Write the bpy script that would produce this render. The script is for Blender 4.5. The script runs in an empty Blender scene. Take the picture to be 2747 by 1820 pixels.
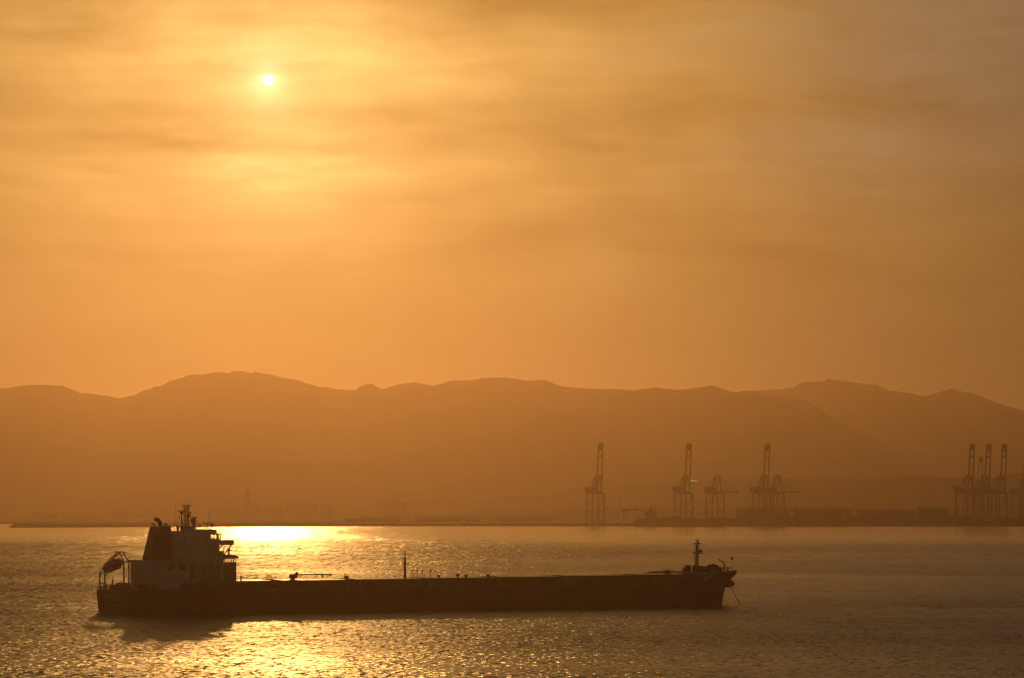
import bpy, bmesh, math, random
from mathutils import Vector, Matrix, noise as mnoise
R = math.radians
random.seed(7)
scene = bpy.context.scene
col = scene.collection

# ------------------------------------------------------------------ camera
CAM_H = 33.8                      # metres above the water
FPX = 10000.0                     # focal length in photograph pixels
CX, HY = 1373.5, 1350.0           # principal column and horizon row of the photograph
cam_d = bpy.data.cameras.new('camera')
cam_d.sensor_width = 36.0
cam_d.lens = 36.0 * FPX / 2747.0
cam_d.shift_y = (HY - 910.0) / 2747.0
cam_d.clip_start = 1.0
cam_d.clip_end = 120000.0
cam = bpy.data.objects.new('camera', cam_d)
cam.location = (0, 0, CAM_H)
cam.rotation_euler = (R(90), 0, 0)
col.objects.link(cam)
scene.camera = cam

# ------------------------------------------------------------------ sun, sky, exposure
SUN_AZ = math.atan(-0.0653)       # left of the view axis (+Y)
SUN_EL = math.atan(0.1132)
SUN_DIR = Vector((math.sin(SUN_AZ) * math.cos(SUN_EL), math.cos(SUN_AZ) * math.cos(SUN_EL), math.sin(SUN_EL)))
sl = bpy.data.lights.new('sun', 'SUN')
sl.energy = 0.232
sl.angle = R(0.53)
sl.color = (1.0, 0.49, 0.135)
so = bpy.data.objects.new('sun', sl)
so.rotation_euler = (-SUN_DIR).to_track_quat('-Z', 'Y').to_euler()
so.location = (-300, 2000, 900)
col.objects.link(so)

scene.view_settings.view_transform = 'Standard'
scene.view_settings.look = 'None'
scene.view_settings.exposure = 0.0
scene.view_settings.gamma = 1.0
scene.cycles.use_denoising = True
scene.view_settings.use_curve_mapping = False

class NT:
    """small helper around a node tree"""
    def __init__(self, tree):
        self.t = tree; self.n = tree.nodes; self.l = tree.links
        self.n.clear()
    def node(self, kind, **kw):
        n = self.n.new(kind)
        for k, v in kw.items(): setattr(n, k, v)
        return n
    def put(self, sock, v):
        if hasattr(v, 'is_linked'): self.l.new(v, sock)
        else: sock.default_value = v
    def m(self, op, a, b=None, c=None, clamp=False):
        n = self.node('ShaderNodeMath', operation=op); n.use_clamp = clamp
        self.put(n.inputs[0], a)
        if b is not None: self.put(n.inputs[1], b)
        if c is not None: self.put(n.inputs[2], c)
        return n.outputs[0]
    def v(self, op, a, b=None):
        n = self.node('ShaderNodeVectorMath', operation=op)
        self.put(n.inputs[0], a)
        if b is not None:
            self.put(n.inputs[3] if op == 'SCALE' else n.inputs[1], b)
        return n.outputs['Value'] if op in ('DOT_PRODUCT', 'LENGTH') else n.outputs['Vector']
    def xyz(self, x, y, z=0.0):
        n = self.node('ShaderNodeCombineXYZ')
        for i, s in enumerate((x, y, z)): self.put(n.inputs[i], s)
        return n.outputs[0]
    def noise(self, vec, scale=1.0, detail=4.0, rough=0.5, dist=0.0):
        n = self.node('ShaderNodeTexNoise')
        self.put(n.inputs['Vector'], vec)
        n.inputs['Scale'].default_value = scale
        n.inputs['Detail'].default_value = detail
        n.inputs['Roughness'].default_value = rough
        n.inputs['Distortion'].default_value = dist
        return n
    def rng(self, v, a, b, c, d, smooth=False):
        n = self.node('ShaderNodeMapRange')
        if smooth: n.interpolation_type = 'SMOOTHSTEP'
        for i, s in enumerate((v, a, b, c, d)): self.put(n.inputs[i], s)
        return n.outputs[0]
    def mix(self, f, a, b, mode='MIX'):
        n = self.node('ShaderNodeMix', data_type='RGBA', blend_type=mode)
        n.clamp_result = False
        self.put(n.inputs[0], f); self.put(n.inputs[6], a); self.put(n.inputs[7], b)
        return n.outputs[2]

world = bpy.data.worlds.new('World')
scene.world = world
world.use_nodes = True
w = NT(world.node_tree)
tc = w.node('ShaderNodeTexCoord')
d = w.v('NORMALIZE', tc.outputs['Generated'])
sep = w.node('ShaderNodeSeparateXYZ'); w.l.new(d, sep.inputs[0])
DEG = 57.29578
az = w.m('MULTIPLY', w.m('ARCTAN2', sep.outputs[0], sep.outputs[1]), DEG)
el = w.m('MULTIPLY', w.m('ARCSINE', sep.outputs[2]), DEG)
cosang = w.v('DOT_PRODUCT', d, tuple(SUN_DIR))
theta = w.m('MULTIPLY', w.m('ARCCOSINE', w.m('MINIMUM', cosang, 0.9999999)), DEG)
def expfall(scale, amp):
    return w.m('MULTIPLY', w.m('EXPONENT', w.m('MULTIPLY', theta, -1.0 / scale)), amp)
def blob(a0, e0, ra, re_):
    u = w.m('DIVIDE', w.m('SUBTRACT', az, a0), ra); v_ = w.m('DIVIDE', w.m('SUBTRACT', el, e0), re_)
    return w.m('EXPONENT', w.m('MULTIPLY', w.m('ADD', w.m('MULTIPLY', u, u), w.m('MULTIPLY', v_, v_)), -1.0))
# thin streaked veil cloud: noise stretched along the horizon
warp = w.noise(w.xyz(w.m('MULTIPLY', az, 0.22), w.m('MULTIPLY', el, 0.5)), 1.0, 3.0, 0.5)
wob = w.m('MULTIPLY', w.m('SUBTRACT', warp.outputs[0], 0.5), 1.0)
el2 = w.m('ADD', el, wob)
streak = w.noise(w.xyz(w.m('MULTIPLY', az, 0.17), w.m('MULTIPLY', el2, 0.95), 3.7), 1.0, 5.0, 0.5).outputs[0]
fine = w.noise(w.xyz(w.m('MULTIPLY', az, 0.42), w.m('MULTIPLY', el2, 3.4), 9.1), 1.0, 3.0, 0.5).outputs[0]
up = w.rng(el, 2.2, 5.2, 0.15, 1.0, True)          # the veil thins out towards the hazy horizon
cl = w.m('ADD', w.m('MULTIPLY', w.m('SUBTRACT', streak, 0.5), 2.4), w.m('MULTIPLY', w.m('SUBTRACT', fine, 0.5), 0.6))
mottle = w.noise(w.xyz(w.m('MULTIPLY', az, 0.5), w.m('MULTIPLY', el2, 0.95), 15.3), 1.0, 5.0, 0.55).outputs[0]
cl = w.m('ADD', cl, w.m('MULTIPLY', w.m('SUBTRACT', mottle, 0.5), 1.1))
cl = w.m('MULTIPLY', cl, up)
bright = w.m('ADD', 1.0, cl)
lens = blob(-3.75, 5.12, 1.4, 0.32)                  # bright patch of cloud under the sun
lens = w.m('ADD', lens, w.m('MULTIPLY', blob(-3.5, 4.86, 0.45, 0.09), 0.35))
lens = w.m('MULTIPLY', lens, w.rng(fine, 0.3, 0.7, 0.6, 1.3))
bright = w.m('ADD', bright, w.m('MULTIPLY', lens, 0.8))
bright = w.m('ADD', bright, w.m('MULTIPLY', blob(-3.3, 7.3, 2.0, 0.7), 0.16))
bright = w.m('SUBTRACT', bright, w.m('MULTIPLY', blob(0.1, 7.62, 2.6, 0.30), 0.5))
bright = w.m('SUBTRACT', bright, w.m('MULTIPLY', blob(-6.3, 5.55, 2.2, 0.16), 0.20))
bright = w.m('MAXIMUM', bright, 0.25)
def tint(c, fac):
    return w.v('SCALE', c, fac)
glow = w.v('ADD', tint((1.0, 0.60, 0.155), expfall(5.2, 0.50)), tint((1.0, 0.60, 0.27), expfall(20.0, 0.12)))
glow = w.v('ADD', glow, w.v('ADD', tint((1.0, 0.76, 0.34), expfall(1.9, 0.40)), tint((1.0, 0.86, 0.5), expfall(0.17, 1.3))))
glow = w.v('SCALE', glow, bright)
glow = w.v('ADD', glow, tint((0.9, 0.72, 0.34), w.m('MULTIPLY', lens, 0.16)))
bank = w.rng(w.m('ADD', az, w.m('MULTIPLY', w.m('SUBTRACT', streak, 0.5), 9.0)), 1.6, 6.5, 0.0, 1.0, True)
bank = w.m('MULTIPLY', bank, w.rng(w.m('ADD', el, wob), 3.6, 6.6, 0.0, 1.0, True))
glow = w.mix(w.m('MULTIPLY', bank, 0.95), glow, w.v('MULTIPLY', glow, (0.64, 0.94, 2.1)))    # greyer cloud bank away from the sun
disc = w.rng(theta, 0.03, 0.10, 1.0, 0.0, True)
glow = w.v('ADD', glow, tint((1.0, 0.9, 0.66), w.m('MULTIPLY', disc, 4.0)))
sky = w.node('ShaderNodeTexSky')
sky.sky_type = 'NISHITA'; sky.sun_disc = False
sky.sun_elevation = SUN_EL; sky.sun_rotation = SUN_AZ
sky.air_density = 2.0; sky.dust_density = 6.0; sky.ozone_density = 1.0
skyc = w.v('MULTIPLY', sky.outputs[0], (0.0062, 0.0072, 0.0076))
total = w.v('ADD', w.v('ADD', glow, skyc), (0.017, 0.0120, 0.0085))      # dim even dusk sky all round
bg = w.node('ShaderNodeBackground'); bg.inputs[1].default_value = 1.0
w.l.new(total, bg.inputs[0])
wo = w.node('ShaderNodeOutputWorld'); w.l.new(bg.outputs[0], wo.inputs[0])

# ------------------------------------------------------------------ helpers
def at(px, py, Y):
    """photograph pixel at distance Y -> world point"""
    return Vector(((px - CX) / FPX * Y, Y, CAM_H - (py - HY) / FPX * Y))
def xa(px, Y): return (px - CX) / FPX * Y
def za(py, Y): return CAM_H - (py - HY) / FPX * Y

def link(name, me, mat=None, parent=None):
    o = bpy.data.objects.new(name, me)
    if mat is not None and not me.materials: me.materials.append(mat)
    o.parent = parent
    col.objects.link(o)
    return o
def tag(o, label=None, cat=None, group=None, kind=None):
    if label: o['label'] = label
    if cat: o['category'] = cat
    if group: o['group'] = group
    if kind: o['kind'] = kind
    return o
def empty(name, loc, rz=0.0):
    o = bpy.data.objects.new(name, None)
    o.location = loc; o.rotation_euler = (0, 0, rz)
    o.empty_display_size = 1.0
    col.objects.link(o)
    return o
def copy_tree(o, parent=None):
    c = o.copy(); col.objects.link(c); c.parent = parent
    for ch in list(o.children): copy_tree(ch, c)
    return c

class MB:
    def __init__(self): self.v = []; self.f = []
    def add(self, vs, fs):
        b = len(self.v); self.v += [tuple(p) for p in vs]; self.f += [tuple(i + b for i in f) for f in fs]; return self
    def box(self, x0, x1, y0, y1, z0, z1):
        vs = [(x0,y0,z0),(x1,y0,z0),(x1,y1,z0),(x0,y1,z0),(x0,y0,z1),(x1,y0,z1),(x1,y1,z1),(x0,y1,z1)]
        return self.add(vs, [(3,2,1,0),(4,5,6,7),(0,1,5,4),(1,2,6,5),(2,3,7,6),(3,0,4,7)])
    def prism(self, pts, y0, y1):
        """outline in the x-z plane, swept along y"""
        n = len(pts)
        vs = [(p[0], y0, p[1]) for p in pts] + [(p[0], y1, p[1]) for p in pts]
        fs = [tuple(range(n)), tuple(range(2*n-1, n-1, -1))] + [(i, i+n, (i+1) % n + n, (i+1) % n) for i in range(n)]
        return self.add(vs, fs)
    def tube(self, p0, p1, r0, r1=None, n=8):
        if r1 is None: r1 = r0
        p0, p1 = Vector(p0), Vector(p1); a = (p1 - p0).normalized()
        u = a.orthogonal().normalized(); w_ = a.cross(u)
        vs = []
        for p, r in ((p0, r0), (p1, r1)):
            for i in range(n):
                t = 2 * math.pi * i / n
                vs.append(p + (u * math.cos(t) + w_ * math.sin(t)) * r)
        fs = [(i, (i+1) % n, (i+1) % n + n, i + n) for i in range(n)] + [tuple(range(n-1, -1, -1)), tuple(range(n, 2*n))]
        return self.add(vs, fs)
    def path(self, pts, r, n=8):
        for a, b in zip(pts[:-1], pts[1:]): self.tube(a, b, r, r, n)
        return self
    def beam(self, p0, p1, wd, ht):
        """rectangular beam"""
        p0, p1 = Vector(p0), Vector(p1); a = (p1 - p0).normalized()
        side = a.cross(Vector((0, 0, 1)))
        if side.length < 0.2: side = Vector((0, 1, 0))
        side.normalize(); upv = side.cross(a)
        vs = []
        for p in (p0, p1):
            for su, sv in ((-1,-1),(1,-1),(1,1),(-1,1)): vs.append(p + side * (su * wd / 2) + upv * (sv * ht / 2))
        return self.add(vs, [(0,1,2,3),(7,6,5,4),(0,4,5,1),(1,5,6,2),(2,6,7,3),(3,7,4,0)])
    def ball(self, c, r, sx=1, sy=1, sz=1, nu=14, nv=9):
        c = Vector(c); vs = [c + Vector((0, 0, -r * sz))]
        for j in range(1, nv):
            ph = -math.pi / 2 + math.pi * j / nv
            for i in range(nu):
                t = 2 * math.pi * i / nu
                vs.append(c + Vector((r*sx*math.cos(ph)*math.cos(t), r*sy*math.cos(ph)*math.sin(t), r*sz*math.sin(ph))))
        vs.append(c + Vector((0, 0, r * sz))); top = len(vs) - 1
        fs = [(0, 1 + (i+1) % nu, 1 + i) for i in range(nu)]
        for j in range(nv - 2):
            a = 1 + j * nu; b = a + nu
            fs += [(a + i, a + (i+1) % nu, b + (i+1) % nu, b + i) for i in range(nu)]
        a = 1 + (nv - 2) * nu
        fs += [(a + i, a + (i+1) % nu, top) for i in range(nu)]
        return self.add(vs, fs)
    def mesh(self, name):
        me = bpy.data.meshes.new(name); me.from_pydata(self.v, [], self.f); me.validate()
        bm = bmesh.new(); bm.from_mesh(me); bmesh.ops.recalc_face_normals(bm, faces=bm.faces); bm.to_mesh(me); bm.free()
        return me
    def build(self, name, mat, parent=None, smooth=False, bevel=0.0):
        me = self.mesh(name)
        if smooth:
            for p in me.polygons: p.use_smooth = True
        o = link(name, me, mat, parent)
        if bevel:
            b = o.modifiers.new('bevel', 'BEVEL'); b.width = bevel; b.segments = 2; b.limit_method = 'ANGLE'
        return o

def paint(name, c, rough=0.5, dirt=0.25, scale=0.4, metal=0.0, streaks=True):
    """weathered paint: blotches plus vertical run-off streaks"""
    mt = bpy.data.materials.new(name); mt.use_nodes = True
    t = NT(mt.node_tree)
    tcn = t.node('ShaderNodeTexCoord')
    n1 = t.noise(tcn.outputs['Object'], scale, 5.0, 0.6).outputs[0]
    mp = t.node('ShaderNodeMapping'); mp.inputs['Scale'].default_value = (1.6, 1.6, 0.12)
    t.l.new(tcn.outputs['Object'], mp.inputs[0])
    n2 = t.noise(mp.outputs[0], scale * 1.6, 4.0, 0.6).outputs[0]
    f = t.m('MULTIPLY', t.m('ADD', n1, n2 if streaks else n1), 0.5)
    f = t.rng(f, 0.42, 0.68, 0.0, dirt)
    dc = tuple(x * k for x, k in zip(c, (0.55, 0.42, 0.34))) + (1,)
    cc = t.mix(f, tuple(c) + (1,), dc)
    p = t.node('ShaderNodeBsdfPrincipled')
    t.l.new(cc, p.inputs['Base Color'])
    p.inputs['Metallic'].default_value = metal
    t.l.new(t.rng(n1, 0.3, 0.7, rough - 0.07, rough + 0.1), p.inputs['Roughness'])
    o = t.node('ShaderNodeOutputMaterial'); t.l.new(p.outputs[0], o.inputs[0])
    return mt
M = {
    'hull': paint('hull_paint', (0.17, 0.035, 0.025), 0.5, 0.5, 0.12),
    'deck': paint('deck_paint', (0.20, 0.055, 0.035), 0.42, 0.5, 0.3),
    'hatch': paint('hatch_paint', (0.20, 0.05, 0.03), 0.36, 0.4, 0.3),
    'white': paint('white_paint', (0.80, 0.80, 0.76), 0.45, 0.4, 0.35),
    'funnel': paint('funnel_paint', (0.10, 0.035, 0.02), 0.5, 0.4, 0.3),
    'buff': paint('buff_paint', (0.42, 0.36, 0.26), 0.5, 0.4, 0.4),
    'dark': paint('dark_steel', (0.05, 0.045, 0.04), 0.5, 0.4, 0.5),
    'rust': paint('rusty_steel', (0.10, 0.05, 0.03), 0.7, 0.5, 0.6),
    'orange': paint('lifeboat_orange', (0.50, 0.12, 0.03), 0.4, 0.35, 0.5),
    'grey': paint('grey_paint', (0.30, 0.30, 0.29), 0.5, 0.35, 0.4),
    'letter': paint('faded_lettering', (0.30, 0.29, 0.26), 0.6, 0.5, 1.2),
    'crane': paint('crane_paint', (0.13, 0.14, 0.16), 0.55, 0.4, 0.1),
    'crane_red': paint('crane_red_paint', (0.22, 0.09, 0.06), 0.55, 0.4, 0.1),
    'concrete': paint('concrete', (0.26, 0.25, 0.23), 0.9, 0.5, 0.05),
    'stone': paint('breakwater_stone', (0.17, 0.16, 0.145), 0.9, 0.6, 0.15, streaks=False),
    'roofing': paint('shed_roofing', (0.18, 0.17, 0.16), 0.7, 0.5, 0.08),
    'stack': paint('container_paint', (0.15, 0.10, 0.08), 0.6, 0.5, 0.06),
    'stack_blue': paint('container_blue', (0.06, 0.09, 0.14), 0.6, 0.5, 0.06),
    'blind': paint('window_blinds', (0.40, 0.38, 0.34), 0.35, 0.4, 0.8),
    'plaster': paint('plaster', (0.30, 0.27, 0.22), 0.8, 0.5, 0.06),
}
def glass_mat():
    mt = bpy.data.materials.new('window_glass'); mt.use_nodes = True
    t = NT(mt.node_tree); p = t.node('ShaderNodeBsdfPrincipled')
    n = t.noise(t.node('ShaderNodeTexCoord').outputs['Object'], 2.0, 2.0)
    t.l.new(t.mix(n.outputs[0], (0.012, 0.012, 0.012, 1), (0.03, 0.03, 0.028, 1)), p.inputs['Base Color'])
    p.inputs['Roughness'].default_value = 0.12
    t.l.new(p.outputs[0], t.node('ShaderNodeOutputMaterial').inputs[0])
    return mt
M['glass'] = glass_mat()
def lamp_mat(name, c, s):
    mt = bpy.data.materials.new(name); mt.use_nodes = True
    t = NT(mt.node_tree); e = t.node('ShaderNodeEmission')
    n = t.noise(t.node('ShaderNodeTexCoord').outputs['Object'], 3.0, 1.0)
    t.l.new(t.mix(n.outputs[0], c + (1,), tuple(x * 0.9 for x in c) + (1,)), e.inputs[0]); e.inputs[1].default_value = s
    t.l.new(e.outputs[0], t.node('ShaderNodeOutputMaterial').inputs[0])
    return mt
M['lamp'] = lamp_mat('lamp_and_glint', (1.0, 0.75, 0.45), 4.0)

# ------------------------------------------------------------------ water
def water_mat():
    mt = bpy.data.materials.new('sea_water'); mt.use_nodes = True
    t = NT(mt.node_tree)
    g = t.node('ShaderNodeNewGeometry'); pos = g.outputs['Position']
    sp = t.node('ShaderNodeSeparateXYZ'); t.l.new(pos, sp.inputs[0])
    X, Y = sp.outputs[0], sp.outputs[1]
    def slope(sx, sy, amp, detail, seed, rough=0.55):
        n = t.noise(t.xyz(t.m('DIVIDE', X, sx), t.m('DIVIDE', Y, sy), seed), 1.0, detail, rough)
        return t.v('SCALE', t.v('SUBTRACT', n.outputs['Color'], (0.5, 0.5, 0.5)), amp)
    # sheltered water towards the harbour lies calmer; breeze patches roughen the rest
    patch = t.noise(t.xyz(t.m('DIVIDE', X, 420.0), t.m('DIVIDE', Y, 900.0), 5.0), 1.0, 3.0, 0.55).outputs[0]
    band = t.noise(t.xyz(t.m('DIVIDE', X, 260.0), t.m('DIVIDE', Y, 210.0), 2.0), 1.0, 5.0, 0.62).outputs[0]
    calm = t.rng(t.m('ADD', Y, t.m('MULTIPLY', t.m('SUBTRACT', band, 0.5), 2000.0)), 2500.0, 4000.0, 0.0, 1.0, True)
    wind = t.m('MULTIPLY', t.m('MULTIPLY', t.rng(patch, 0.3, 0.7, 0.85, 1.15), t.rng(X, -160.0, 120.0, 1.30, 0.95, True)), t.m('MULTIPLY', t.rng(calm, 0.0, 1.0, 1.0, 0.40), t.rng(band, 0.3, 0.7, 0.82, 1.2)))
    gust = t.noise(t.xyz(t.m('DIVIDE', X, 26.0), t.m('DIVIDE', Y, 60.0), 41.0), 1.0, 3.0, 0.6).outputs[0]
    mid_ = t.rng(Y, 820.0, 1500.0, 0.0, 1.0, True)
    far_ = t.rng(Y, 1500.0, 2700.0, 0.0, 1.0, True)      # longer wind streaks out in the open bay
    s = t.v('SCALE', slope(1.3, 3.4, 1.9, 4.0, 0.0, 0.62), t.rng(mid_, 0.0, 1.0, 1.0, 0.55))
    s = t.v('ADD', s, t.v('SCALE', slope(1.9, 15.0, 1.0, 4.0, 3.0, 0.6), mid_))
    s = t.v('ADD', s, t.v('SCALE', slope(2.6, 44.0, 0.85, 3.0, 31.0, 0.6), far_))
    s = t.v('ADD', s, slope(5.5, 15.0, 0.34, 3.0, 11.0))
    s = t.v('ADD', s, t.v('SCALE', slope(9.0, 110.0, 0.45, 2.0, 37.0), far_))
    s = t.v('ADD', s, slope(22.0, 90.0, 0.16, 2.0, 23.0))
    s = t.v('SCALE', s, t.rng(gust, 0.3, 0.7, 0.52, 1.08))
    s = t.v('SCALE', s, wind)
    ss = t.node('ShaderNodeSeparateXYZ'); t.l.new(s, ss.inputs[0])
    nrm = t.v('NORMALIZE', t.xyz(t.m('MULTIPLY', ss.outputs[0], 1.7), t.m('MULTIPLY', ss.outputs[1], 0.8), 1.0))
    p = t.node('ShaderNodeBsdfPrincipled')
    n0 = t.noise(pos, 0.01, 2.0).outputs[0]
    t.l.new(t.mix(n0, (0.010, 0.014, 0.012, 1), (0.016, 0.018, 0.014, 1)), p.inputs['Base Color'])
    p.inputs['IOR'].default_value = 1.333
    t.l.new(t.m('MULTIPLY', wind, 0.33), p.inputs['Roughness'])
    t.l.new(nrm, p.inputs['Normal'])
    t.l.new(p.outputs[0], t.node('ShaderNodeOutputMaterial').inputs[0])
    return mt
M['water'] = water_mat()
sea = MB().add([(-16000, -400, 0), (16000, -400, 0), (16000, 6300, 0), (-16000, 6300, 0)], [(0, 1, 2, 3)]).build('sea', M['water'])
tag(sea, kind='structure')

# ------------------------------------------------------------------ hills
def hill_mat(name, c1, c2):
    mt = bpy.data.materials.new(name); mt.use_nodes = True
    t = NT(mt.node_tree)
    tcn = t.node('ShaderNodeTexCoord')
    n = t.noise(tcn.outputs['Object'], 0.004, 6.0, 0.6).outputs[0]
    p = t.node('ShaderNodeBsdfPrincipled')
    t.l.new(t.mix(t.rng(n, 0.35, 0.65, 0, 1), c1 + (1,), c2 + (1,)), p.inputs['Base Color'])
    p.inputs['Roughness'].default_value = 0.95
    t.l.new(p.outputs[0], t.node('ShaderNodeOutputMaterial').inputs[0])
    return mt
M['scrub'] = hill_mat('hill_scrub', (0.045, 0.05, 0.028), (0.09, 0.08, 0.05))
M['land'] = hill_mat('coastal_land', (0.06, 0.06, 0.04), (0.11, 0.095, 0.07))
def interp(pts, x):
    if x <= pts[0][0]: return pts[0][1]
    for (a, ya), (b, yb) in zip(pts[:-1], pts[1:]):
        if x <= b: return ya + (yb - ya) * (x - a) / (b - a)
    return pts[-1][1]
def ridge(name, prof, Yc, depth, base_z, mat, x0px, x1px, step, seed, rough=1.0):
    """a range of hills: crest follows the skyline profile, spurs and gullies on the slopes"""
    nx = int((x1px - x0px) / step) + 1
    rows = [-1.0, -0.86, -0.72, -0.58, -0.45, -0.33, -0.22, -0.12, -0.05, 0.0, 0.06, 0.2, 0.45, 0.75, 1.0]
    vs, fs = [], []
    for j, r in enumerate(rows):
        for i in range(nx):
            px = x0px + i * step
            crest = za(interp(prof, px), Yc) 
            x = xa(px, Yc)
            y = Yc + r * depth
            k = 1 - abs(r) ** 0.85 if r < 0 else 1 - r ** 1.3
            n = mnoise.fractal(Vector((x / 900.0 + seed, y / 1300.0, seed)), 1.0, 2.1, 5)
            n2 = mnoise.noise(Vector((x / 260.0, y / 400.0, seed + 3)))
            h = base_z + (crest - base_z) * k
            h += (n * 0.22 + n2 * 0.05) * (crest - base_z) * (1 - k) * min(1, k * 4) * rough
            if r == 0.0: h = crest + mnoise.noise(Vector((x / 40.0, seed, 0))) * 4.0 * rough + max(0.0, mnoise.noise(Vector((x / 19.0, seed, 5)))) * 7.0 * rough * max(0.0, 0.3 + mnoise.noise(Vector((x / 230.0, seed, 9))))
            h = min(h, crest + 1.0) if r != 0 else h
            if abs(r) == 1.0: h = base_z - 30
            vs.append((x, y, h))
    for j in range(len(rows) - 1):
        for i in range(nx - 1):
            a = j * nx + i; fs.append((a, a + 1, a + nx + 1, a + nx))
    o = MB().add(vs, fs).build(name, mat, smooth=True)
    return tag(o, kind='structure')
La = [(0,140),(25,145),(110,127),(190,125),(240,127),(290,131),(340,148),(370,161),(430,165),(500,178),(550,188),(620,175),(660,155),(690,147),(715,133),(745,133),(795,108),(840,98),(865,87),(940,77),(1000,69),(1060,69),(1075,62),(1120,64),(1165,70),(1182,60),(1200,68),(1290,87),(1370,103),(1440,123),(1490,138),(1505,135),(1540,145),(1600,150),(1650,150),(1658,137),(1690,130),(1715,121),(1730,126),(1745,138),(1770,145),(1850,125),(1925,114),(1960,122),(2005,129),(2090,108),(2170,105),(2240,96),(2285,91),(2330,93),(2367,100)]
Ra = [(60,105),(155,103),(225,132),(300,138),(400,145),(570,150),(620,141),(665,135),(720,146),(800,145),(870,138),(915,132),(940,135),(985,150),(1030,162),(1110,152),(1140,158),(1165,172),(1270,188),(1360,202),(1410,225),(1450,255),(1520,300),(1700,370),(1900,430),(2367,520)]
Rb = [(700,200),(900,175),(1110,154),(1160,150),(1230,147),(1300,138),(1335,118),(1370,111),(1440,110),(1460,96),(1480,102),(1545,110),(1625,120),(1680,128),(1740,150),(1830,165),(1860,167),(1910,180),(1970,160),(2040,143),(2090,160),(2130,165),(2270,220),(2367,245)]
S1, S2 = 1373 / 2367, 1374 / 2367
profA = [(-2600, 1080), (-1900, 1010), (-1400, 1060), (-700, 1020), (-300, 1062)] + [(x * S1, 960 + y * S1) for x, y in La] + [(1373 + x * S2, 960 + y * S2) for x, y in Ra]
profB = [(1373 + x * S2, 960 + y * S2) for x, y in Rb] + [(2950, 1140), (3300, 1095), (3800, 1060), (4400, 1120), (5200, 1080)]
profC = [(1000, 1345), (1420, 1333), (1560, 1312), (1720, 1296), (1900, 1288), (2100, 1283), (2300, 1288), (2480, 1279), (2640, 1283), (2747, 1270), (2950, 1262), (3300, 1290), (3800, 1270), (5200, 1300)]
profD = [(-2600, 1330), (-900, 1322), (-200, 1338), (200, 1334), (420, 1341), (640, 1336), (860, 1342), (1090, 1335), (1300, 1343), (1500, 1338), (1700, 1348)]
ridge('hill', profA, 12000, 1800, 4, M['scrub'], -2600, 2747, 4, 1.3)
ridge('hill', profB, 14500, 2000, 4, M['scrub'], 1780, 5200, 4, 4.1)
ridge('hill', profC, 8300, 1000, 3, M['scrub'], 1000, 5200, 8, 7.7, 0.8)
ridge('hill', profD, 9600, 500, 3, M['scrub'], -2600, 1700, 8, 9.9, 0.8)
land = MB().add([(-16000, 5985, 1.2), (16000, 5985, 1.2), (16000, 17800, 1.2), (-16000, 17800, 1.2)], [(0, 1, 2, 3)])
land.add([(-16000, 5985, 1.2), (16000, 5985, 1.2), (16000, 5978, -0.5), (-16000, 5978, -0.5)], [(0, 3, 2, 1)])
tag(land.build('shore', M['land']), kind='structure')

# ------------------------------------------------------------------ port
QY = 5450.0
qx0 = xa(880, QY)
q = MB().box(qx0, 3200, QY, 6100, -1, 3.2)
q.box(qx0, 3200, QY - 1.2, QY + 2.2, 3.2, 3.7)
quay = q.build('quay', M['concrete']); tag(quay, kind='structure')
fend = MB().box(-0.7, 0.7, -0.8, 0, -1.6, 1.6).mesh('fender'); fend.materials.append(M['dark'])
for i in range(150):
    f = link('fender', fend, None, quay); f.location = (qx0 + 8 + i * 14.5, QY - 1.2, 1.2)

def breakwater():
    Y0 = 5121.0
    Y1 = 5436.0
    x0, x1 = xa(32, Y0), xa(905, Y1)
    r = empty('breakwater', ((x0 + x1) / 2, (Y0 + Y1) / 2, 0), math.atan2(Y1 - Y0, x1 - x0))
    tag(r, 'long low stone breakwater across the bay behind the ship stern', 'breakwater')
    L = math.hypot(x1 - x0, Y1 - Y0) / 2
    vs, fs = [], []
    n = 90; prof = [(-9, -1), (-5.5, 1.2), (-3.2, 2.9), (3.2, 2.9), (9, -1)]
    for i in range(n + 1):
        x = -L + 2 * L * i / n
        for y, z in prof:
            vs.append((x + (0 if 0 < i < n else (1.5 if i else -1.5) * (2.9 - z) / 3), y + random.uniform(-.5, .5), z + random.uniform(-.25, .25)))
    m = len(prof)
    for i in range(n):
        for j in range(m - 1):
            a = i * m + j; fs.append((a, a + m, a + m + 1, a + 1))
    fs.append(tuple(range(m))); fs.append(tuple(range(n * m + m - 1, n * m - 1, -1)))
    MB().add(vs, fs).build('rubble_mound', M['stone'], r)
    MB().box(-L + 2, L - 2, 0.2, 2.6, 2.6, 5.2).build('wave_wall', M['concrete'], r)
    for k in range(9):
        x = -L + 30 + k * (2 * L - 60) / 8
        p = MB().tube((x, 1.4, 4.7), (x, 1.4, 8.4 if k not in (0, 8) else 9.4), 0.16, 0.1, 6); p.box(x - .5, x + .5, 1.2, 1.6, 8.3, 8.6)
        p.build('light_post', M['grey'], r)
    return r
breakwater()

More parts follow.
